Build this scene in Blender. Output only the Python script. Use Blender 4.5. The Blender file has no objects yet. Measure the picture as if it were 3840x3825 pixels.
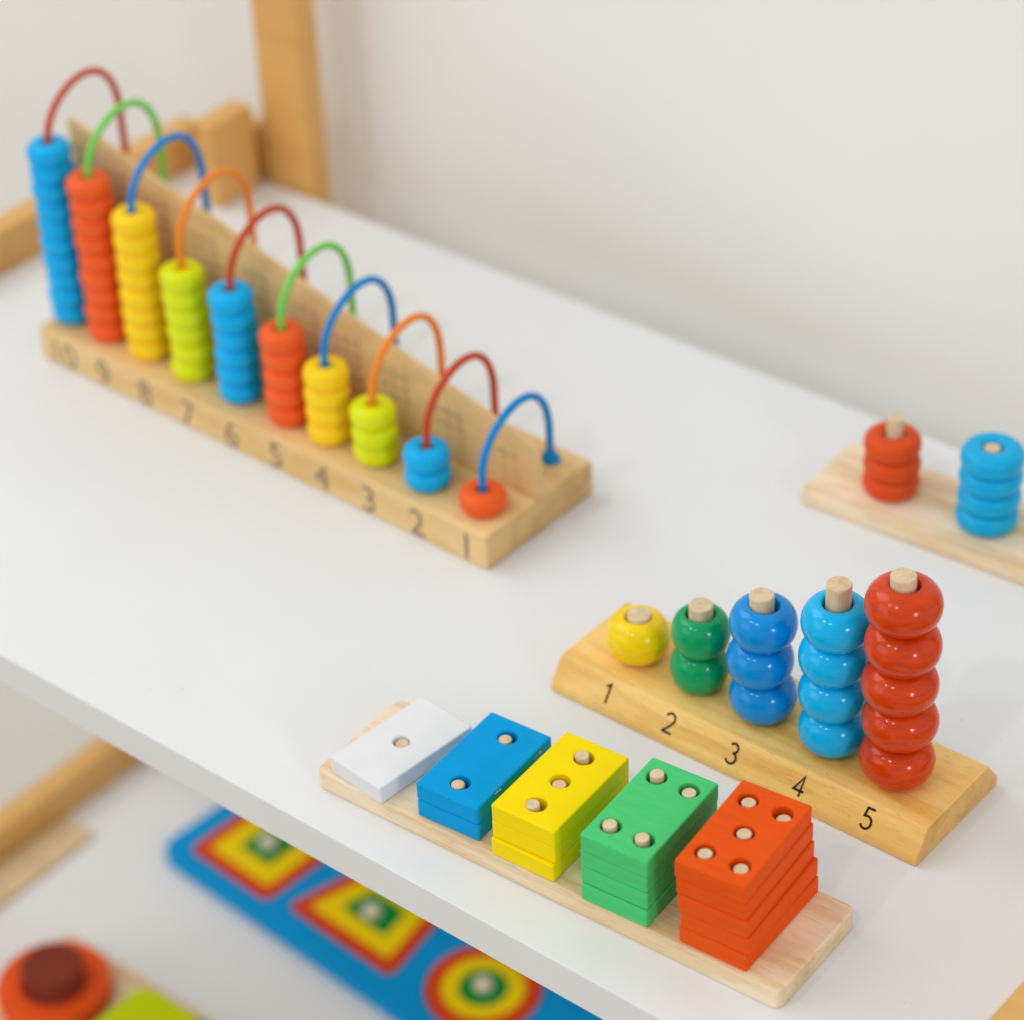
import bpy, bmesh, math, random
from mathutils import Vector, Matrix, noise
random.seed(7)
sc = bpy.context.scene
COL = sc.collection

# ------------------------------------------------------------------ camera
cam_d = bpy.data.cameras.new('camera')
cam = bpy.data.objects.new('camera', cam_d)
COL.objects.link(cam)
cam_d.sensor_width = 36.0
cam_d.sensor_fit = 'HORIZONTAL'
cam_d.lens = 96.31
cam_d.clip_start = 0.05
cam_d.clip_end = 50
Rv = Vector((0.77442046, 0.63148147, -0.03878289))
Uv = Vector((-0.34493456, 0.47281088, 0.81084525))
Fv = Vector((-0.53037072, 0.61455759, -0.5839742))
m = Matrix((Rv, Uv, -Fv)).transposed().to_4x4()
m.translation = Vector((0.75906191, -0.54492765, 0.71586456))
cam.matrix_world = m
cam_d.dof.use_dof = True
cam_d.dof.focus_distance = 1.025
cam_d.dof.aperture_fstop = 5.3
sc.camera = cam

# ------------------------------------------------------------------ light
sc.view_settings.view_transform = 'Standard'
sc.view_settings.look = 'None'
sc.view_settings.exposure = 0.0
sc.view_settings.gamma = 1.0
w = bpy.data.worlds.new('World')
sc.world = w
w.use_nodes = True
bg = w.node_tree.nodes['Background']
bg.inputs[0].default_value = (0.945, 0.978, 1.0, 1)
bg.inputs[1].default_value = 0.58
TGT = Vector((0.2, 0.17, 0.05))


def area(name, d, dist, size, power, col, shape='DISK', size_y=None, target=TGT):
    l = bpy.data.lights.new(name, 'AREA')
    l.shape = shape
    l.size = size
    if size_y:
        l.size_y = size_y
    l.energy = power
    l.color = col
    o = bpy.data.objects.new(name, l)
    COL.objects.link(o)
    d = Vector(d).normalized()
    o.location = target + d * dist
    o.rotation_euler = d.to_track_quat('Z', 'Y').to_euler()
    return o


area('ceiling_panel_light', (-0.75, -0.22, 0.85), 2.3, 1.3, 14.5, (0.985, 1.0, 1.0), 'RECTANGLE', 1.4)
area('front_fill_light', (-0.55, -1.0, 0.35), 2.4, 1.4, 7, (1.0, 0.965, 0.92), 'RECTANGLE', 1.2)  # added soft fill, not a real window; lifts the lower shelf and front faces
area('ceiling_spot', (-0.22, -0.62, 0.74), 2.2, 0.070, 3.2, (1.0, 0.95, 0.87))
area('ceiling_spot', (0.10, -0.66, 0.76), 2.2, 0.070, 3.2, (1.0, 0.95, 0.87))
area('window_light', (0.90, -0.36, 0.30), 2.2, 0.25, 7.0, (0.86, 0.92, 1.0), 'RECTANGLE', 0.36)


# ------------------------------------------------------------------ materials
def lin(h):
    h = h.lstrip('#')
    out = []
    for i in (0, 2, 4):
        c = int(h[i:i + 2], 16) / 255
        out.append(c / 12.92 if c <= 0.04045 else ((c + 0.055) / 1.055) ** 2.4)
    return tuple(out) + (1,)


def base_mat(name):
    mt = bpy.data.materials.new(name)
    mt.use_nodes = True
    nt = mt.node_tree
    b = nt.nodes['Principled BSDF']
    return mt, nt, b


def N(nt, kind, **kw):
    n = nt.nodes.new(kind)
    for k, v in kw.items():
        setattr(n, k, v)
    return n


def ramp(nt, stops):
    r = N(nt, 'ShaderNodeValToRGB')
    el = r.color_ramp.elements
    while len(el) > len(stops):
        el.remove(el[-1])
    while len(el) < len(stops):
        el.new(1)
    for e, (p, c) in zip(el, stops):
        e.position = p
        e.color = c
    return r


def mul(c, f):
    return tuple(min(1, x * f) for x in c[:3]) + (1,)


def wood(name, light, dark, scale=(3, 60, 60), rough=0.45, pore=0.25, spec=0.4, bump=0.05, fleck=0.0, end=None):
    """Sawn wood: growth streaks along local X, fine pores, faint blotches."""
    mt, nt, b = base_mat(name)
    L = nt.links
    tc = N(nt, 'ShaderNodeTexCoord')
    mp = N(nt, 'ShaderNodeMapping')
    mp.inputs['Scale'].default_value = scale
    L.new(tc.outputs['Object'], mp.inputs['Vector'])
    n1 = N(nt, 'ShaderNodeTexNoise')
    n1.inputs['Scale'].default_value = 2.0
    n1.inputs['Detail'].default_value = 5
    n1.inputs['Roughness'].default_value = 0.6
    n1.inputs['Distortion'].default_value = 0.6
    L.new(mp.outputs[0], n1.inputs['Vector'])
    r1 = ramp(nt, [(0.3, dark), (0.52, light), (0.75, mul(light, 1.06))])
    L.new(n1.outputs['Fac'], r1.inputs['Fac'])
    mp2 = N(nt, 'ShaderNodeMapping')
    mp2.inputs['Scale'].default_value = (scale[0] * 12, scale[1] * 9, scale[2] * 9)
    L.new(tc.outputs['Object'], mp2.inputs['Vector'])
    n2 = N(nt, 'ShaderNodeTexNoise')
    n2.inputs['Scale'].default_value = 2.0
    n2.inputs['Detail'].default_value = 3
    L.new(mp2.outputs[0], n2.inputs['Vector'])
    r2 = ramp(nt, [(0.28, (1 - pore, 1 - pore * 1.15, 1 - pore * 1.4, 1)), (0.46, (1, 1, 1, 1))])
    L.new(n2.outputs['Fac'], r2.inputs['Fac'])
    mx = N(nt, 'ShaderNodeMix', data_type='RGBA', blend_type='MULTIPLY')
    mx.inputs[0].default_value = 1
    L.new(r1.outputs[0], mx.inputs[6])
    L.new(r2.outputs[0], mx.inputs[7])
    out = mx.outputs[2]
    if fleck:                       # short brown dashes and a few broad darker growth bands
        mp3 = N(nt, 'ShaderNodeMapping')
        mp3.inputs['Scale'].default_value = (90, 420, 420)
        L.new(tc.outputs['Object'], mp3.inputs['Vector'])
        n3 = N(nt, 'ShaderNodeTexNoise')
        n3.inputs['Scale'].default_value = 1.4
        n3.inputs['Detail'].default_value = 2
        L.new(mp3.outputs[0], n3.inputs['Vector'])
        r3 = ramp(nt, [(0.245, (1 - fleck, 1 - fleck * 1.2, 1 - fleck * 1.5, 1)), (0.30, (1, 1, 1, 1))])
        L.new(n3.outputs['Fac'], r3.inputs['Fac'])
        mp4 = N(nt, 'ShaderNodeMapping')
        mp4.inputs['Scale'].default_value = (9, 60, 60)
        mp4.inputs['Location'].default_value = (3.3, 1.7, 0.4)
        L.new(tc.outputs['Object'], mp4.inputs['Vector'])
        n4 = N(nt, 'ShaderNodeTexNoise')
        n4.inputs['Scale'].default_value = 1.0
        n4.inputs['Detail'].default_value = 3
        n4.inputs['Distortion'].default_value = 1.5
        L.new(mp4.outputs[0], n4.inputs['Vector'])
        r4 = ramp(nt, [(0.34, (0.90, 0.85, 0.74, 1)), (0.52, (1, 1, 1, 1))])
        L.new(n4.outputs['Fac'], r4.inputs['Fac'])
        for rr in (r3, r4):
            mm = N(nt, 'ShaderNodeMix', data_type='RGBA', blend_type='MULTIPLY')
            mm.inputs[0].default_value = 1
            L.new(out, mm.inputs[6])
            L.new(rr.outputs[0], mm.inputs[7])
            out = mm.outputs[2]
    if end:                         # end grain soaks up more lacquer and is darker
        sx = N(nt, 'ShaderNodeSeparateXYZ')
        L.new(tc.outputs['Normal'], sx.inputs[0])
        ab_ = N(nt, 'ShaderNodeMath', operation='ABSOLUTE')
        L.new(sx.outputs[0], ab_.inputs[0])
        re = ramp(nt, [(0.55, (1, 1, 1, 1)), (0.85, end + (1,))])
        L.new(ab_.outputs[0], re.inputs['Fac'])
        mm = N(nt, 'ShaderNodeMix', data_type='RGBA', blend_type='MULTIPLY')
        mm.inputs[0].default_value = 1
        L.new(out, mm.inputs[6])
        L.new(re.outputs[0], mm.inputs[7])
        out = mm.outputs[2]
    L.new(out, b.inputs['Base Color'])
    b.inputs['Roughness'].default_value = rough
    b.inputs['Specular IOR Level'].default_value = spec
    bp = N(nt, 'ShaderNodeBump')
    bp.inputs['Strength'].default_value = bump
    bp.inputs['Distance'].default_value = 0.001
    L.new(n2.outputs['Fac'], bp.inputs['Height'])
    L.new(bp.outputs[0], b.inputs['Normal'])
    return mt


def paint(name, col, rough=0.35, var=0.06, scale=(40, 40, 40), bump=0.06, spec=0.08, coat=0.0, grain=0.0):
    """Painted wood: slightly uneven brushed coat."""
    mt, nt, b = base_mat(name)
    L = nt.links
    tc = N(nt, 'ShaderNodeTexCoord')
    mp = N(nt, 'ShaderNodeMapping')
    mp.inputs['Scale'].default_value = scale
    L.new(tc.outputs['Object'], mp.inputs['Vector'])
    n1 = N(nt, 'ShaderNodeTexNoise')
    n1.inputs['Scale'].default_value = 2.5
    n1.inputs['Detail'].default_value = 4
    L.new(mp.outputs[0], n1.inputs['Vector'])
    r1 = ramp(nt, [(0.32, mul(col, 1 - var)), (0.5, col), (0.7, mul(col, 1 + var))])
    L.new(n1.outputs['Fac'], r1.inputs['Fac'])
    out = r1.outputs[0]
    n2 = N(nt, 'ShaderNodeTexNoise')
    n2.inputs['Scale'].default_value = 14
    n2.inputs['Detail'].default_value = 4
    L.new(mp.outputs[0], n2.inputs['Vector'])
    L.new(out, b.inputs['Base Color'])
    rr = N(nt, 'ShaderNodeMapRange')
    rr.inputs['To Min'].default_value = rough * 0.75
    rr.inputs['To Max'].default_value = rough * 1.3
    L.new(n2.outputs['Fac'], rr.inputs['Value'])
    L.new(rr.outputs[0], b.inputs['Roughness'])
    b.inputs['Specular IOR Level'].default_value = spec
    b.inputs['Coat Weight'].default_value = coat
    b.inputs['Coat Roughness'].default_value = 0.08
    bp = N(nt, 'ShaderNodeBump')
    bp.inputs['Strength'].default_value = bump
    bp.inputs['Distance'].default_value = 0.0008
    L.new(n2.outputs['Fac'], bp.inputs['Height'])
    L.new(bp.outputs[0], b.inputs['Normal'])
    return mt


def plain(name, col, rough=0.5, spec=0.2):
    mt, nt, b = base_mat(name)
    b.inputs['Base Color'].default_value = col
    b.inputs['Roughness'].default_value = rough
    b.inputs['Specular IOR Level'].default_value = spec
    return mt


WHITE_SHELF = paint('white_laminate', (0.80, 0.805, 0.81, 1), rough=0.42, var=0.012, scale=(5, 5, 5), bump=0.01, spec=0.25)
WALL = paint('wall_paint', (0.90, 0.902, 0.880, 1), rough=0.8, var=0.01, scale=(2, 2, 2), bump=0.02, spec=0.2)
FLOOR = wood('floor_wood', lin('#C8B79C'), lin('#B09B7C'), (1, 14, 14), 0.5)
HONEY = wood('honey_frame_wood', lin('#DFAC65'), lin('#D9A45A'), (3, 20, 20), 0.42, 0.06)
PALE = wood('pale_pine', lin('#F5DFC0'), lin('#E2C090'), (4, 56, 56), 0.5, 0.16, spec=0.25, fleck=0.10, end=(0.90, 0.88, 0.84))
GOLD = wood('lacquered_golden_wood', lin('#FACE7C'), lin('#EDB75E'), (6, 55, 55), 0.34, 0.10, spec=0.3, fleck=0.22, end=(0.80, 0.76, 0.72))
TAN = wood('tan_beech', lin('#ECC990'), lin('#E2BA80'), (6, 50, 50), 0.5, 0.08, spec=0.2, fleck=0.10, end=(0.86, 0.83, 0.80))
PANEL = wood('thin_plywood', lin('#E6C38C'), lin('#DAB478'), (5, 30, 30), 0.55, 0.06, spec=0.2)
PEG = wood('raw_dowel_wood', lin('#E3CBA6'), lin('#D2B38A'), (120, 120, 30), 0.6, 0.18)
INK = paint('black_ink', (0.022, 0.022, 0.020, 1), 0.5, 0.75, scale=(260, 260, 260), bump=0.0)
INK2 = plain('grey_brown_ink', (0.22, 0.19, 0.14, 1), 0.6)
INK3 = plain('faded_panel_ink', (0.42, 0.32, 0.21, 1), 0.6)


def glossy(name, hx, **kw):
    d = dict(rough=0.15, var=0.05, scale=(60, 60, 220), bump=0.05, spec=0.22, coat=0.22)
    d.update(kw)
    return paint(name, lin(hx), **d)


def specks(mt, thr, col):
    """a few tiny crumbs and scuffs in the laminate"""
    nt = mt.node_tree
    L = nt.links
    b = nt.nodes['Principled BSDF']
    src = b.inputs['Base Color'].links[0].from_socket
    tc = N(nt, 'ShaderNodeTexCoord')
    n1 = N(nt, 'ShaderNodeTexNoise')
    n1.inputs['Scale'].default_value = 210
    n1.inputs['Detail'].default_value = 1
    L.new(tc.outputs['Object'], n1.inputs['Vector'])
    r1 = ramp(nt, [(thr, (1, 1, 1, 1)), (thr + 0.02, col)])
    L.new(n1.outputs['Fac'], r1.inputs['Fac'])
    mm = N(nt, 'ShaderNodeMix', data_type='RGBA', blend_type='MULTIPLY')
    mm.inputs[0].default_value = 1
    L.new(src, mm.inputs[6])
    L.new(r1.outputs[0], mm.inputs[7])
    L.new(mm.outputs[2], b.inputs['Base Color'])


specks(WHITE_SHELF, 0.795, (0.72, 0.68, 0.62, 1))
B_YEL = glossy('yellow_gloss', '#FBD500')
B_GRN = glossy('green_gloss', '#00A060')
B_BLU = glossy('royal_blue_gloss', '#008FDC')
B_SKY = glossy('sky_blue_gloss', '#00B4EE')
B_RED = glossy('red_gloss', '#D23F08', var=0.14)
K_WHT = paint('white_block_paint', (0.80, 0.803, 0.808, 1), 0.4, 0.01)
K_BLU = paint('blue_block_paint', lin('#009CDE'), 0.42, 0.03)
K_YEL = paint('yellow_block_paint', lin('#FBDD00'), 0.42, 0.02)
K_GRN = paint('green_block_paint', lin('#4FCB78'), 0.5, 0.05, scale=(30, 160, 160), bump=0.12)
K_RED = paint('orange_red_block_paint', lin('#EA5614'), 0.5, 0.05, scale=(30, 160, 160), bump=0.12)
A_BLU = glossy('abacus_blue', '#00AEEC', rough=0.38, coat=0.0)
A_RED = glossy('abacus_red', '#F26024', rough=0.38, coat=0.0)
A_YEL = glossy('abacus_yellow', '#FFD21A', rough=0.38, coat=0.0)
A_LIM = glossy('abacus_lime', '#DEE600', rough=0.28, coat=0.1)
W_RED = plain('wire_dark_red', lin('#C54A26'), 0.3)
W_GRN = plain('wire_green', lin('#7CD05A'), 0.3)
W_BLU = plain('wire_blue', lin('#0A86D0'), 0.3)
W_ORG = plain('wire_orange', lin('#F58A26'), 0.3)
R_RED = glossy('disc_orange_red', '#DE4E18', rough=0.4, coat=0.0)
R_BLU = glossy('disc_bright_blue', '#00ACE2', rough=0.3, coat=0.1)
Z_BLU = paint('puzzle_blue', lin('#0096D8'), 0.4, 0.02)
Z_RED = paint('puzzle_red', lin('#DC4A1C'), 0.45, 0.02)
Z_YEL = paint('puzzle_yellow', lin('#F2D200'), 0.45, 0.02)
Z_GRN = paint('puzzle_green', lin('#008C3A'), 0.45, 0.02)
LEDGE = wood('bleached_wood', lin('#DCC39C'), lin('#D2B68C'), (4, 20, 20), 0.6, 0.06, spec=0.2)
KNOB = wood('knob_wood', lin('#DDD6C0'), lin('#CFC4A8'), (40, 40, 40), 0.5, 0.1)
S_ORG = paint('ring_orange', lin('#F05A20'), 0.5, 0.03)
S_MAR = paint('maroon_paint', lin('#86382C'), 0.55, 0.05)
S_LIM = paint('lime_paint', lin('#C2D000'), 0.5, 0.03)
S_GRN = paint('leaf_green_paint', lin('#4DA52A'), 0.5, 0.03)


# ------------------------------------------------------------------ helpers
def link(name, me, mat, parent=None, loc=(0, 0, 0), rz=0.0, smooth=None):
    me.name = name
    me.materials.clear()
    me.materials.append(mat)
    if smooth is not None:
        for poly in me.polygons:
            poly.use_smooth = True
        if smooth < 180:
            me.set_sharp_from_angle(angle=math.radians(smooth))
    o = bpy.data.objects.new(name, me)
    if smooth is not None and smooth < 180:
        wn = o.modifiers.new('weighted_normals', 'WEIGHTED_NORMAL')
        wn.weight = 100
        wn.keep_sharp = True
    o.location = loc
    o.rotation_euler = (0, 0, rz)
    COL.objects.link(o)
    if parent:
        o.parent = parent
    return o


def tag(o, label, cat, group=None):
    o['label'] = label
    o['category'] = cat
    if group:
        o['group'] = group
    return o


def thing(name, label, cat, loc=(0, 0, 0), rz=0.0, group=None):
    o = bpy.data.objects.new(name, None)
    o.empty_display_size = 0.02
    o.location = loc
    o.rotation_euler = (0, 0, rz)
    COL.objects.link(o)
    return tag(o, label, cat, group)


def bm_mesh(bm):
    me = bpy.data.meshes.new('mesh')
    bm.normal_update()
    bm.to_mesh(me)
    bm.free()
    return me


def box(x0, x1, y0, y1, z0, z1, bevel=0.0, seg=3):
    bm = bmesh.new()
    bmesh.ops.create_cube(bm, size=1)
    for v in bm.verts:
        v.co = Vector(((x0 + x1) / 2 + v.co.x * (x1 - x0), (y0 + y1) / 2 + v.co.y * (y1 - y0),
                       (z0 + z1) / 2 + v.co.z * (z1 - z0)))
    if bevel:
        bmesh.ops.bevel(bm, geom=bm.edges[:], offset=bevel, segments=seg, affect='EDGES', profile=0.5)
    return bm_mesh(bm)


def prism_x(profile, x0, x1, bevel=0.0, seg=3):
    """(y,z) profile, counter-clockwise seen from +x, swept along x."""
    bm = bmesh.new()
    a = [bm.verts.new((x0, y, z)) for y, z in profile]
    b = [bm.verts.new((x1, y, z)) for y, z in profile]
    bm.faces.new(list(reversed(a)))
    bm.faces.new(b)
    n = len(profile)
    for i in range(n):
        j = (i + 1) % n
        bm.faces.new((a[i], a[j], b[j], b[i]))
    bmesh.ops.recalc_face_normals(bm, faces=bm.faces[:])
    if bevel:
        bmesh.ops.bevel(bm, geom=bm.edges[:], offset=bevel, segments=seg, affect='EDGES', profile=0.5)
    return bm_mesh(bm)


def lathe(profile, seg=48, cx=0, cy=0, wob=0.0, seed=0):
    """closed (r,z) loop or open profile from axis to axis."""
    bm = bmesh.new()
    rings = []
    for r, z in profile:
        if r < 1e-7:
            rings.append([bm.verts.new((cx, cy, z))])
        else:
            ring = []
            for i in range(seg):
                t = 2 * math.pi * i / seg
                k = 1.0
                if wob:
                    k = 1 + wob * noise.noise(Vector((math.cos(t) * 1.3 + seed, math.sin(t) * 1.3, z * 90)))
                ring.append(bm.verts.new((cx + r * k * math.cos(t), cy + r * k * math.sin(t), z)))
            rings.append(ring)
    closed = len(rings[0]) > 1 and len(rings[-1]) > 1
    pairs = list(zip(rings, rings[1:])) + ([(rings[-1], rings[0])] if closed else [])
    for A, B in pairs:
        for i in range(seg):
            j = (i + 1) % seg
            if len(A) == 1 and len(B) == 1:
                continue
            if len(A) == 1:
                bm.faces.new((A[0], B[j], B[i]))
            elif len(B) == 1:
                bm.faces.new((A[i], A[j], B[0]))
            else:
                bm.faces.new((A[i], A[j], B[j], B[i]))
    bmesh.ops.recalc_face_normals(bm, faces=bm.faces[:])
    return bm_mesh(bm)


def bead_profile(R, h, hole, p=2.3, n=22, dip=0.0):
    """Oblate bead with a drilled hole; z from 0 to h (superellipse side)."""
    out = []
    c = h / 2
    rt = R - h * 0.5            # centre of the rounded rim
    rt = max(rt, hole + 0.0008)
    ar = R - rt
    for i in range(n + 1):
        t = -math.pi / 2 + math.pi * i / n
        s, k = math.sin(t), math.cos(t)
        z = c + c * math.copysign(abs(s) ** (2 / p), s)
        r = rt + ar * abs(k) ** (2 / p)
        out.append((r, z))
    # shoulder into hole
    out += [(hole + 0.0005, h - 0.0001 - dip), (hole, h - 0.0007 - dip), (hole, 0.0007), (hole + 0.0005, 0.0001)]
    return out


def dowel(r, h, z0=0.0, cx=0, cy=0, ch=0.0005, seg=32):
    return lathe([(0, z0), (r, z0), (r, h - ch), (r - ch * 0.7, h), (0, h)], seg, cx, cy)


def tube(points, r, seg=12, caps=True):
    bm = bmesh.new()
    rings = []
    n = len(points)
    pts = [Vector(q) for q in points]
    side = None
    for i, q in enumerate(pts):
        t = (pts[min(i + 1, n - 1)] - pts[max(i - 1, 0)]).normalized()
        if side is None:
            side = t.orthogonal().normalized()
        side = (side - t * side.dot(t)).normalized()
        up = t.cross(side)
        rings.append([bm.verts.new(q + (side * math.cos(2 * math.pi * k / seg) + up * math.sin(2 * math.pi * k / seg)) * r)
                      for k in range(seg)])
    for A, B in zip(rings, rings[1:]):
        for i in range(seg):
            j = (i + 1) % seg
            bm.faces.new((A[i], A[j], B[j], B[i]))
    if caps:
        bm.faces.new(list(reversed(rings[0])))
        bm.faces.new(rings[-1])
    bmesh.ops.recalc_face_normals(bm, faces=bm.faces[:])
    return bm_mesh(bm)


def rrect(x0, x1, y0, y1, r, n=6):
    out = []
    for cx, cy, a0 in ((x1 - r, y1 - r, 0), (x0 + r, y1 - r, 90), (x0 + r, y0 + r, 180), (x1 - r, y0 + r, 270)):
        for i in range(n + 1):
            a = math.radians(a0 + 90 * i / n)
            out.append((cx + r * math.cos(a), cy + r * math.sin(a)))
    return out


def rpoly(pts, r, n=6):
    """round the corners of a convex ccw polygon"""
    out = []
    m_ = len(pts)
    for i in range(m_):
        P, A, B = Vector(pts[i]), Vector(pts[i - 1]), Vector(pts[(i + 1) % m_])
        a, b = (A - P).normalized(), (B - P).normalized()
        ang = a.angle(b)
        d = r / math.tan(ang / 2)
        p1, p2 = P + a * d, P + b * d
        for k in range(n + 1):
            t = k / n
            q = p1 * (1 - t) ** 2 + P * 2 * t * (1 - t) + p2 * t ** 2
            out.append((q.x, q.y))
    return out


def circle(cx, cy, r, n=36):
    return [(cx + r * math.cos(2 * math.pi * i / n), cy + r * math.sin(2 * math.pi * i / n)) for i in range(n)]


def plate(outline, holes, z0, z1, bevel=0.0006, res=2):
    """flat plate with through holes and softened edges (2-D curve filled and extruded)."""
    cu = bpy.data.curves.new('c', 'CURVE')
    cu.dimensions = '2D'
    cu.fill_mode = 'BOTH'
    for loop in [outline] + list(holes):
        sp = cu.splines.new('POLY')
        sp.points.add(len(loop) - 1)
        for q, (x, y) in zip(sp.points, loop):
            q.co = (x, y, 0, 1)
        sp.use_cyclic_u = True
    cu.extrude = (z1 - z0) / 2 - bevel
    cu.bevel_depth = bevel
    cu.bevel_resolution = res
    cu.offset = -bevel
    o = bpy.data.objects.new('c', cu)
    COL.objects.link(o)
    dg = bpy.context.evaluated_depsgraph_get()
    me = bpy.data.meshes.new_from_object(o.evaluated_get(dg))
    bpy.data.objects.remove(o)
    bpy.data.curves.remove(cu)
    for v in me.vertices:
        v.co.z += (z0 + z1) / 2
    return me


def text_mesh(lines, size):
    """flat printed lettering in the XY plane, baseline of the first line at y=0"""
    cu = bpy.data.curves.new('t', 'FONT')
    cu.body = lines
    cu.size = size
    cu.align_x = 'CENTER'
    o = bpy.data.objects.new('t', cu)
    COL.objects.link(o)
    dg = bpy.context.evaluated_depsgraph_get()
    me = bpy.data.meshes.new_from_object(o.evaluated_get(dg))
    bpy.data.objects.remove(o)
    bpy.data.curves.remove(cu)
    return me


def xform(me, mt):
    me.transform(mt)
    me.update()
    return me


def ribbon(strokes, wdt):
    """printed strokes as flat ribbons in the XY plane (one loop per stroke, each a hair above the last)"""
    bm = bmesh.new()
    for si, st in enumerate(strokes):
        P = [Vector((x, y)) for x, y in st]
        Lp, Rp = [], []
        for i, q in enumerate(P):
            a = (q - P[i - 1]).normalized() if i else None
            b = (P[i + 1] - q).normalized() if i < len(P) - 1 else None
            t = ((a or b) + (b or a)).normalized()
            nrm = Vector((-t.y, t.x))
            k = 1.0
            if a and b:
                k = 1 / max(0.45, math.sqrt((1 + a.dot(b)) / 2))
            Lp.append(bm.verts.new((*(q + nrm * wdt / 2 * k), 2e-5 * si)))
            Rp.append(bm.verts.new((*(q - nrm * wdt / 2 * k), 2e-5 * si)))
        for i in range(len(P) - 1):
            bm.faces.new((Rp[i], Rp[i + 1], Lp[i + 1], Lp[i]))
    return bm_mesh(bm)


def arc(cx, cy, rx, ry, a0, a1, n=14):
    return [(cx + rx * math.cos(math.radians(a0 + (a1 - a0) * i / n)), cy + ry * math.sin(math.radians(a0 + (a1 - a0) * i / n)))
            for i in range(n + 1)]


DIGITS = {   # unit height 1, centred on x = 0
    1: [[(-0.17, 0.80), (0.06, 0.98), (0.06, 0.0)]],
    2: [arc(0, 0.72, 0.25, 0.26, 165, -30, 16) + [(0.12, 0.42), (-0.24, 0.03)], [(-0.27, 0.03), (0.29, 0.03)]],
    3: [arc(-0.01, 0.75, 0.22, 0.23, 150, -90, 16), arc(-0.01, 0.27, 0.27, 0.26, 90, -155, 18)],
    4: [[(0.10, 0.0), (0.10, 0.98), (-0.27, 0.27), (0.28, 0.27)]],
    5: [[(0.24, 0.97), (-0.14, 0.97), (-0.19, 0.57)] + arc(-0.02, 0.30, 0.27, 0.30, 118, -150, 20)],
}

# ------------------------------------------------------------------ setting
wall = link('wall', box(-3.0, 3.0, 0.412, 0.52, -0.8, 2.4), WALL)
wall['kind'] = 'structure'
floor = link('floor', box(-3.0, 3.0, -2.2, 0.411, -0.84, -0.80), FLOOR)
floor['kind'] = 'structure'

# ------------------------------------------------------------------ toy shelf
ZL = -0.36
shelf = thing('toy_shelf', 'white two level toy shelf with honey coloured wooden rails and posts', 'shelf', (0, 0, -0.80))


def sp(name, me, mat, smooth=30):
    return link(name, me, mat, shelf, (0, 0, 0.80), 0, smooth)


sp('shelf_board', box(-0.2355, 0.4480, 0.0, 0.366, -0.0172, 0.0, 0.0008, 2), WHITE_SHELF)
sp('shelf_board', box(-0.2355, 0.4480, 0.0, 0.366, ZL - 0.0172, ZL, 0.0008, 2), WHITE_SHELF)
for zz in (0.0, ZL):
    sp('side_rail', box(-0.252, -0.236, 0.012, 0.3665 if zz == 0 else 0.352, zz - 0.03, zz + 0.0225, 0.002), HONEY)
    sp('side_rail', box(0.4485, 0.474, 0.012, 0.352, zz - 0.03, zz + 0.0225, 0.002), HONEY)
sp('corner_bracket', box(-0.2040, -0.1895, 0.329, 0.3600, 0.0, 0.049, 0.002), HONEY)
sp('back_rail', box(-0.2260, -0.2045, 0.3555, 0.3665, 0.0, 0.0330, 0.002), HONEY)
sp('back_rail', box(-0.2150, -0.1930, 0.3675, 0.3760, -0.03, 0.032, 0.002), HONEY)
sp('post', box(-0.1925, -0.1580, 0.3675, 0.383, -0.80, 0.62, 0.003), HONEY)
sp('post', box(0.52, 0.565, 0.3675, 0.395, -0.80, 0.62, 0.003), HONEY)
sp('leg', box(-0.285, -0.2535, -0.005, 0.03, -0.80, 0.02, 0.003), HONEY)
sp('leg', box(0.4755, 0.507, -0.005, 0.03, -0.80, 0.02, 0.003), HONEY)
sp('ledge_strip', box(-0.2345, -0.208, 0.03, 0.192, ZL, ZL + 0.003, 0.001), LEDGE)

# ------------------------------------------------------------------ bead frame (abacus)
AH = 0.0184
ab = thing('bead_abacus', 'wooden counting abacus with ten coloured wire arches and stepped bead columns from ten to one', 'abacus',
           (-0.1555, 0.1717, 0), -0.01786)
link('base', box(-0.003, 0.285, 0, 0.0735, 0, AH, 0.0016), TAN, ab, smooth=30)
# thin sloping board across the middle, rounded at its low end
pz = lambda x: 0.1175 - (x - 0.0) * (0.1175 - 0.0494) / 0.270
prof = [(-0.001, AH), (0.2865, AH), (0.2865, 0.0385), (0.2855, 0.0420), (0.2825, 0.0450), (0.2780, 0.0472), (0.268, 0.0500), (0.0, pz(0)), (-0.001, pz(0) - 0.001)]
bm = bmesh.new()
fr = [bm.verts.new((x, 0.0345, z)) for x, z in prof]
bk = [bm.verts.new((x, 0.0378, z)) for x, z in prof]
bm.faces.new(fr)
bm.faces.new(list(reversed(bk)))
for i in range(len(prof)):
    j = (i + 1) % len(prof)
    bm.faces.new((fr[i], bk[i], bk[j], fr[j]))
bmesh.ops.recalc_face_normals(bm, faces=bm.faces[:])
bmesh.ops.bevel(bm, geom=bm.edges[:], offset=0.0005, segments=2, affect='EDGES')
link('equation_panel', bm_mesh(bm), PANEL, ab)

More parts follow.
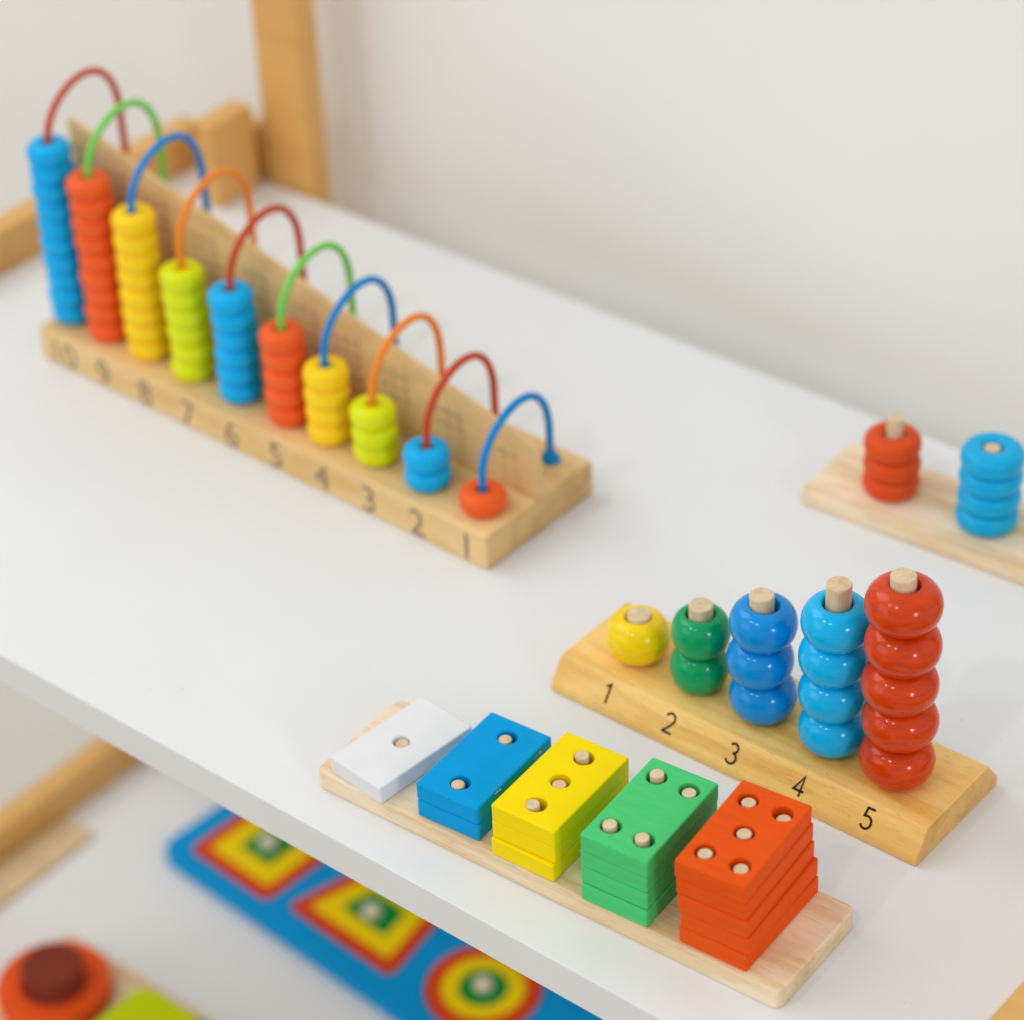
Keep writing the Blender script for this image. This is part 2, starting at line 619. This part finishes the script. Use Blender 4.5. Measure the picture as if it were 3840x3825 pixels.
CY = 0.0163
BY = 0.0620
CX = {1: 0.2698, 2: 0.2380, 3: 0.2066, 4: 0.1783, 5: 0.1525, 6: 0.1215, 7: 0.0900, 8: 0.0596, 9: 0.0318, 10: 0.0058}
col_x = lambda n: CX[n]
NB = {n: (6 if n == 7 else n) for n in CX}      # one bead of the seventh wire is pushed over to the far side
BEADC = {10: A_BLU, 9: A_RED, 8: A_YEL, 7: A_LIM, 6: A_BLU, 5: A_RED, 4: A_YEL, 3: A_LIM, 2: A_BLU, 1: A_RED}
WIREC = {10: W_RED, 9: W_GRN, 8: W_BLU, 7: W_ORG, 6: W_RED, 5: W_GRN, 4: W_BLU, 3: W_ORG, 2: W_RED, 1: W_BLU}
PITCH = 0.0096
bead_mesh = {}
for mt in (A_BLU, A_RED, A_YEL, A_LIM):
    me = lathe(bead_profile(0.0105, 0.0105, 0.0027, 2.7), 40)
    for poly in me.polygons:
        poly.use_smooth = True
    me.name = 'bead'
    me.materials.append(mt)
    bead_mesh[mt.name] = me
for n in range(1, 11):
    x = col_x(n)
    apex = 0.0603 + (0.1392 - 0.0603) * (n - 1) / 9
    rad = (BY - CY) / 2
    cyy = (BY + CY) / 2
    rise = rad * 1.12
    pts = [(x, CY, AH - 0.006), (x, CY, AH + (apex - rise - AH) * 0.5)]
    for i in range(29):
        t = math.pi - math.pi * i / 28
        pts.append((x, cyy + rad * (math.cos(t) + 0.17 * math.sin(t) ** 2), apex - rise + rise * math.sin(t)))
    pts += [(x, BY, AH + (apex - rise - AH) * 0.5), (x, BY, AH - 0.006)]
    link('wire_arch', tube(pts, 0.0018, 12), WIREC[n], ab, smooth=180)
    link('wire_socket', lathe([(0, AH + 0.0001), (0.0046, AH + 0.0001), (0.0046, AH + 0.0012), (0.0030, AH + 0.004), (0.0019, AH + 0.0055), (0, AH + 0.0055)], 20, x, BY),
         WIREC[n], ab, smooth=40)
    for k in range(NB[n]):
        b = bpy.data.objects.new('bead', bead_mesh[BEADC[n].name])
        COL.objects.link(b)
        b.parent = ab
        b.location = (x + random.uniform(-.0005, .0005), CY + random.uniform(-.0005, .0005), AH + PITCH * k)
        b.rotation_euler = (random.uniform(-.03, .03), random.uniform(-.03, .03), random.uniform(0, 6))
    # printed number on the front edge
    me = xform(text_mesh(str(n), 0.0195), Matrix.Translation((0.2733 - 0.0289 * (n - 1), -0.00012, 0.0019)) @ Matrix.Rotation(math.pi / 2, 4, 'X'))
    link('printed_number', me, INK2, ab)
    # printed sums behind the column
    rows = '\n'.join('%d+%d=%d' % (n - i, i, n) for i in range(n))
    me = text_mesh(rows, 0.0062)
    top = pz(x - 0.004) - 0.016
    me = xform(me, Matrix.Translation((x - 0.0035, 0.0345 - 0.00012, top)) @ Matrix.Rotation(math.pi / 2, 4, 'X'))
    link('printed_sums', me, INK3, ab)


# ------------------------------------------------------------------ bead counting board (1 - 5)
SX, SY, SH = 0.2017, 0.1197, 0.01444
cb = thing('bead_counting_board', 'golden lacquered board with five pegs and the numbers 1 to 5 on its sloping front', 'counting board', (SX, SY, 0))
SLW = 0.1754
W_ = 0.0588
prof = [(0, 0), (W_, 0), (W_, 0.0045), (W_ - 0.0076, SH), (0.0076, SH), (0, 0.0042)]
link('base', prism_x(prof, 0, SLW, 0.0011, 3), GOLD, cb, smooth=25)
PX = {1: 0.2274, 2: 0.2580, 3: 0.2886, 4: 0.3212, 5: 0.3516}
PTOP = {1: (0.2281, 0.0360), 2: (0.2588, 0.0548), 3: (0.2876, 0.0728), 4: (0.3222, 0.0938), 5: (0.3496, 0.1100)}
PY = 0.1455
for n in PX:
    me = dowel(0.0049, PTOP[n][1] - SH + 0.004, 0, seg=36)
    o = link('peg', me, PEG, cb, (PX[n] - SX, PY - SY, SH - 0.004), 0, 30)
    o.rotation_euler = (0, math.atan2(PTOP[n][0] - PX[n], PTOP[n][1] - SH), 0)
# digits on the slope
sl = math.atan2(SH - 0.0042, 0.0076)
for n, dx in zip(range(1, 6), (0.2284, 0.2594, 0.2902, 0.3220, 0.3529)):
    me = ribbon([[(x * 0.0083, (y - 0.5) * 0.0083) for x, y in s] for s in DIGITS[n]], 0.00095)
    mid = Vector((dx - SX, 0.0037, 0.0092)) + Vector((0, -math.sin(sl), math.cos(sl))) * 0.00012
    me = xform(me, Matrix.Translation(mid) @ Matrix.Rotation(sl, 4, 'X'))
    link('printed_number', me, INK, cb)

ORD = ['', 'single', 'upper', 'top']


def stack(name, n, mat, R, h, labels, group, hole=0.0058):
    """n loose beads on peg n"""
    tx = (PTOP[n][0] - PX[n]) / (PTOP[n][1] - SH)
    for k in range(n):
        me = lathe(bead_profile(R * random.uniform(.99, 1.012), h + 0.0004, hole, 2.0, 26), 64, wob=0.006, seed=n * 7 + k)
        j = 0.0005
        zc = SH + h * k
        o = link(name, me, mat, None, (PX[n] + tx * (h * (k + .5)) + random.uniform(-j, j), PY + random.uniform(-j, j), zc + 0.0002),
                 random.uniform(0, 6), 180)
        o.rotation_euler.x = random.uniform(-.03, .03)
        o.rotation_euler.y = random.uniform(-.03, .03)
        tag(o, labels[k], 'bead', group)


stack('wooden_bead', 1, B_YEL, 0.0131, 0.0192, ['glossy yellow bead alone on the shortest peg above the number 1'], None, 0.0052)
stack('wooden_bead', 2, B_GRN, 0.0119, 0.0176, ['lower green bead resting on the golden board above the number 2', 'upper green bead with a peg end showing, above the number 2'], 'green beads on the second peg')
stack('wooden_bead', 3, B_BLU, 0.0135, 0.0178, ['bottom royal blue bead resting on the board above the number 3', 'middle royal blue bead of the stack of three', 'top royal blue bead of the stack of three, peg sticking out'], 'royal blue beads on the third peg')
stack('wooden_bead', 4, B_SKY, 0.0136, 0.0176, ['bottom light blue bead resting on the golden board above the number 4', 'second light blue bead from the bottom of the stack of four', 'third light blue bead from the bottom of the stack of four', 'top light blue bead of the stack of four, with a tall peg end'], 'light blue beads on the fourth peg')
stack('wooden_bead', 5, B_RED, 0.0147, 0.0182, ['bottom red bead resting on the golden board above the number 5', 'second red bead from the bottom of the glossy stack of five', 'middle red bead of the glossy stack of five', 'second red bead from the top of the glossy stack of five', 'topmost glossy red bead of the tallest stack, with peg end showing'], 'red beads on the fifth peg')

# ------------------------------------------------------------------ peg board with rectangular blocks
T, H = 0.00907, 0.00802
pb = thing('peg_board', 'pale pine board with pegs carrying white, blue, yellow, green and orange red blocks', 'peg board', (0.1644, 0.0184, 0), 0.0449)
link('base', plate(rrect(0, 0.2142, 0, 0.0531, 0.004, 6), [], 0, T, 0.0011, 3), PALE, pb, smooth=40)
BW, BL = 0.02879, 0.0502
HOLES = {1: [(0.0144, 0.0251)], 2: [(0.0144, 0.0095), (0.0144, 0.0407)], 3: [(0.0144, 0.0095), (0.0144, 0.0251), (0.0144, 0.0407)],
         4: [(0.0073, 0.0098), (0.0215, 0.0098), (0.0073, 0.0412), (0.0215, 0.0412)]}
HOLES[5] = HOLES[4] + [(0.0144, 0.0255)]
# front-right corner and yaw of every layer, bottom to top
LAY = {
    1: [((0.1992, 0.0184), -0.095)],
    2: [((0.2430, 0.0249), 0.084), ((0.2428, 0.0249), 0.076)],
    3: [((0.2794, 0.0244), 0.056), ((0.2793, 0.0258), 0.067), ((0.2795, 0.0257), 0.066)],
    4: [((0.3214, 0.0260), 0.078), ((0.3210, 0.0268), 0.083), ((0.3209, 0.0270), 0.088), ((0.3214, 0.0266), 0.085)],
    5: [((0.3630, 0.0293), 0.052), ((0.3637, 0.0300), 0.084), ((0.3630, 0.0298), 0.102), ((0.3622, 0.0301), 0.104), ((0.3619, 0.0297), 0.110)],
}
BMAT = {1: K_WHT, 2: K_BLU, 3: K_YEL, 4: K_GRN, 5: K_RED}
BNAME = {1: 'white', 2: 'blue', 3: 'yellow', 4: 'green', 5: 'orange red'}
BLAB = {
    1: ['flat white block lying askew on the pale board, one peg end in its middle'],
    2: ['lower blue block lying on the pale board under another blue block', 'upper blue block with two peg holes and chipped edges'],
    3: ['bottom yellow block on the pale board, jutting out at the front', 'middle yellow block between two others of the same colour', 'top yellow block with three peg ends in a row'],
    4: ['bottom green block lying directly on the pale board', 'second green block from the bottom of its stack', 'third green block from the bottom of its stack', 'top green block with four peg ends near its corners'],
    5: ['bottom orange red block lying directly on the pale board', 'second orange red block from the bottom, its far corner jutting out', 'middle orange red block of the stack of five', 'second orange red block from the top of the stack', 'top orange red block with five peg ends like a dice face'],
}
for n, layers in LAY.items():
    mesh = None
    for k, ((fx, fy), a) in enumerate(layers):
        dz = 0.00012
        ox, oy = fx - BW * math.cos(a), fy - BW * math.sin(a)
        me = plate(rrect(0, BW, 0, BL, 0.0010, 4), [circle(hx, hy, 0.0034 if n == 1 else 0.00395, 40) for hx, hy in HOLES[n]], dz / 2, H - dz / 2, 0.0007, 2)
        o = link('%s_block' % BNAME[n].replace(' ', '_'), me, BMAT[n], None, (ox, oy, T + H * k), a, 40)
        if n == 2 and k == 1:       # worn spots where the paint is knocked off along the right edge
            for cy_, ln, hz in ((0.0128, 0.0013, 0.0), (0.0150, 0.0008, -0.0003), (0.0420, 0.0009, -0.0012)):
                pts = [(BW + 0.00003, cy_ + ln * math.cos(t) * random.uniform(.7, 1.1), H - 0.0008 + hz + 0.0006 * math.sin(t) * random.uniform(.6, 1)) for t in [2 * math.pi * q / 9 for q in range(9)]]
                b2 = bmesh.new()
                b2.faces.new([b2.verts.new(q) for q in pts])
                link('paint_chip', bm_mesh(b2), K_WHT, o)
        tag(o, BLAB[n][k], 'block', BNAME[n] + ' blocks on the peg board' if n > 1 else None)
# pegs: standing in the board, their ends level with or just under the top block
PEGS = {   # measured in the frame of the top block: hole index -> (dx, dy, height relative to the top face)
    1: [(0.0001, 0.0002, -0.0012)],
    2: [(-0.0009, -0.0006, -0.0009), (-0.0008, -0.0006, -0.0010)],
    3: [(-0.0012, -0.0010, 0.0004), (-0.0003, -0.0007, -0.0014), (-0.0009, 0.0000, 0.0011)],
    4: [(-0.0004, -0.0002, 0.0009), (-0.0006, -0.0004, 0.0012), (-0.0001, 0.0003, 0.0014), (0.0003, -0.0008, -0.0004)],
    5: [(0.0002, -0.0005, -0.0006), (0.0005, -0.0005, -0.0012), (0.0003, -0.0002, -0.0010), (0.0008, -0.0008, -0.0020), (0.0001, -0.0003, -0.0004)],
}
ca, sa = math.cos(-0.0449), math.sin(-0.0449)
for n, lst in PEGS.items():
    (fx, fy), a = LAY[n][-1]
    ox, oy = fx - BW * math.cos(a), fy - BW * math.sin(a)
    for (hx, hy), (dx, dy, dz) in zip(HOLES[n], lst):
        lx, ly = hx + dx, hy + dy
        wx = ox + lx * math.cos(a) - ly * math.sin(a) - 0.1644
        wy = oy + lx * math.sin(a) + ly * math.cos(a) - 0.0184
        px, py = wx * ca - wy * sa, wx * sa + wy * ca
        link('peg', dowel(0.00270, H * n + dz + 0.003, 0, ch=0.0003, seg=28), PEG, pb, (px, py, T - 0.003), random.uniform(0, 3), 30)

# ------------------------------------------------------------------ second stacking board at the back right
r2 = thing('stacking_board', 'pale wooden board near the wall with one red and one blue disc pile', 'stacking board', (0.2092, 0.2880, 0), 0.053)
RT = 0.0075
link('base', plate(rrect(0, 0.24, 0, 0.046, 0.003, 5), [], 0, RT, 0.001, 3), PALE, r2, smooth=40)
for px, py, ht in ((0.0340, 0.0225, 0.0462), (0.0812, 0.0225, 0.0476), (0.134, 0.0205, 0.050)):
    link('peg', dowel(0.0036, ht - RT + 0.003, 0, seg=28), PEG, r2, (px, py, RT - 0.003), 0, 30)


def discs(px, py, n, R, h, mat, labels, group):
    c, s = math.cos(0.053), math.sin(0.053)
    for k in range(n):
        x = 0.2092 + px * c - py * s + random.uniform(-.0006, .0006)
        y = 0.2880 + px * s + py * c + random.uniform(-.0006, .0006)
        me = lathe(bead_profile(R, h + 0.0006, 0.0046, 2.4), 48)
        o = link('stacking_disc', me, mat, None, (x, y, RT + h * k), 0, 180)
        tag(o, labels[k], 'disc', group)


discs(0.0340, 0.0225, 3, 0.0128, 0.0098, R_RED, ['bottom orange red disc on the pale board near the wall', 'middle orange red disc of the pile of three near the wall', 'top orange red disc of the pile of three, peg rising from it'], 'orange red discs on the back board')
discs(0.0812, 0.0225, 4, 0.0138, 0.0101, R_BLU, ['bottom bright blue disc on the pale board at the right edge', 'second bright blue disc from the bottom of the right edge pile', 'third bright blue disc from the bottom of the right edge pile', 'top bright blue disc at the right edge, pale peg end in its hole'], 'bright blue discs on the back board')

# ------------------------------------------------------------------ lower shelf: knob puzzle
ZP = 0.0085
pz_o = thing('knob_puzzle_board', 'long blue puzzle board with rounded corners on the lower shelf', 'puzzle', (-0.1520, 0.1991, ZL), -0.072)
PLs = dict(sq=[(0.0008, 0.0122), (0.0668, 0.0122), (0.0668, 0.0782), (0.0008, 0.0782)],
           tz=[(0.0770, 0.0172), (0.1610, 0.0168), (0.1480, 0.078), (0.0900, 0.078)])
sq = PLs['sq']
tz = PLs['tz']
CC = (0.2042, 0.0445)
CR = 0.0322
holes = [rpoly(sq, 0.006), rpoly(tz, 0.006), circle(CC[0], CC[1], CR, 48)]
link('board', plate(rrect(-0.0145, 0.315, 0, 0.092, 0.014, 10), holes, 0.0012, ZP, 0.0012, 3), Z_BLU, pz_o, smooth=40)
link('backing', plate(rrect(-0.0135, 0.314, 0.001, 0.091, 0.013, 10), [], 0, 0.0012, 0.0003, 1), Z_BLU, pz_o, smooth=40)


def inset(pts, d):
    c = Vector((sum(q[0] for q in pts) / len(pts), sum(q[1] for q in pts) / len(pts)))
    out = []
    n = len(pts)
    for i in range(n):
        P, A, B = Vector(pts[i]), Vector(pts[i - 1]), Vector(pts[(i + 1) % n])
        e1, e2 = (P - A).normalized(), (B - P).normalized()
        n1, n2 = Vector((-e1.y, e1.x)), Vector((-e2.y, e2.x))
        k = (n1 + n2)
        k = k / (1 + n1.dot(n2))
        q = P + k * d
        out.append((q.x, q.y))
    return out


def puzzle_piece(kind, loops, label, kx, ky):
    t = thing('puzzle_piece', label, 'puzzle piece', (-0.1520, 0.1991, ZL + 0.0014), -0.072, 'knobbed pieces of the blue puzzle')
    zt = ZP - 0.0014 + 0.0006
    e = 0.00015
    link('red_border', plate(loops[0], [loops[1]], 0, zt, 0.0006, 2), Z_RED, t, smooth=40)
    link('yellow_ring', plate(loops[2], [loops[3]], 0, zt - e, 0.0003, 1), Z_YEL, t, smooth=40)
    link('green_centre', plate(loops[4], [], 0, zt - e, 0.0003, 1), Z_GRN, t, smooth=40)
    k = lathe([(0, zt - 0.001), (0.0052, zt - 0.001), (0.0056, zt + 0.0015), (0.0052, zt + 0.0036), (0.0042, zt + 0.0050), (0, zt + 0.0054)], 32, kx, ky)
    link('knob', k, KNOB, t, smooth=180)


g = 0.00015


def polyset(pts, a, b):
    return [rpoly(inset(pts, 0.0006), 0.0055), rpoly(inset(pts, a), 0.003), rpoly(inset(pts, a + g), 0.003), rpoly(inset(pts, b), 0.0012), rpoly(inset(pts, b + g), 0.0012)]


puzzle_piece('square', polyset(sq, 0.0088, 0.0208), 'square striped piece at the rounded end of the blue puzzle board', 0.0338, 0.0445)
puzzle_piece('trapezium', polyset(tz, 0.0088, 0.0200), 'four sided slanting striped piece between the square and the round one', 0.1190, 0.0440)
cs = [circle(CC[0], CC[1], r, 48) for r in (CR - 0.0006, CR - 0.0092, CR - 0.0092 - g, CR - 0.0186, CR - 0.0186 - g)]
puzzle_piece('round', cs, 'round striped piece of the blue puzzle board', CC[0], CC[1])

# ------------------------------------------------------------------ lower shelf: shape sorter in the bottom-left corner
st = thing('shape_sorter_board', 'pale wooden sorter board at the bottom left of the lower shelf', 'shape sorter', (-0.155, 0.046, ZL))
link('base', plate(rrect(0, 0.26, 0, 0.076, 0.004, 5), [], 0, 0.011, 0.001, 2), PALE, st, smooth=40)
o = link('stacking_ring', lathe([(0.0172, 0.0005), (0.0300, 0.0005), (0.0308, 0.0016), (0.0308, 0.0105), (0.0300, 0.0118), (0.0180, 0.0118), (0.0172, 0.0108)], 64), S_ORG, None, (-0.1235, 0.0830, ZL + 0.011), 0, 35)
tag(o, 'thick orange ring round a maroon cylinder on the lower shelf', 'ring')
o = link('round_block', lathe([(0, 0), (0.0160, 0), (0.0168, 0.001), (0.0168, 0.0252), (0.0158, 0.0262), (0, 0.0262)], 56), S_MAR, None, (-0.1215, 0.0825, ZL + 0.0112), 0, 35)
tag(o, 'dark maroon cylinder standing inside the orange ring', 'cylinder')
o = link('square_block', plate(rrect(-0.0765, -0.0200, 0.0520, 0.1130, 0.004, 5), [], ZL + 0.0112, ZL + 0.0200, 0.001, 2), S_GRN, None, smooth=40)
tag(o, 'darker green square block under the lime one on the sorter board', 'block')
o = link('square_block', plate(rrect(-0.0790, -0.0330, 0.0560, 0.1075, 0.009, 8), [], ZL + 0.0201, ZL + 0.0290, 0.001, 2), S_LIM, None, smooth=40)
tag(o, 'lime green square block beside the orange ring', 'block')
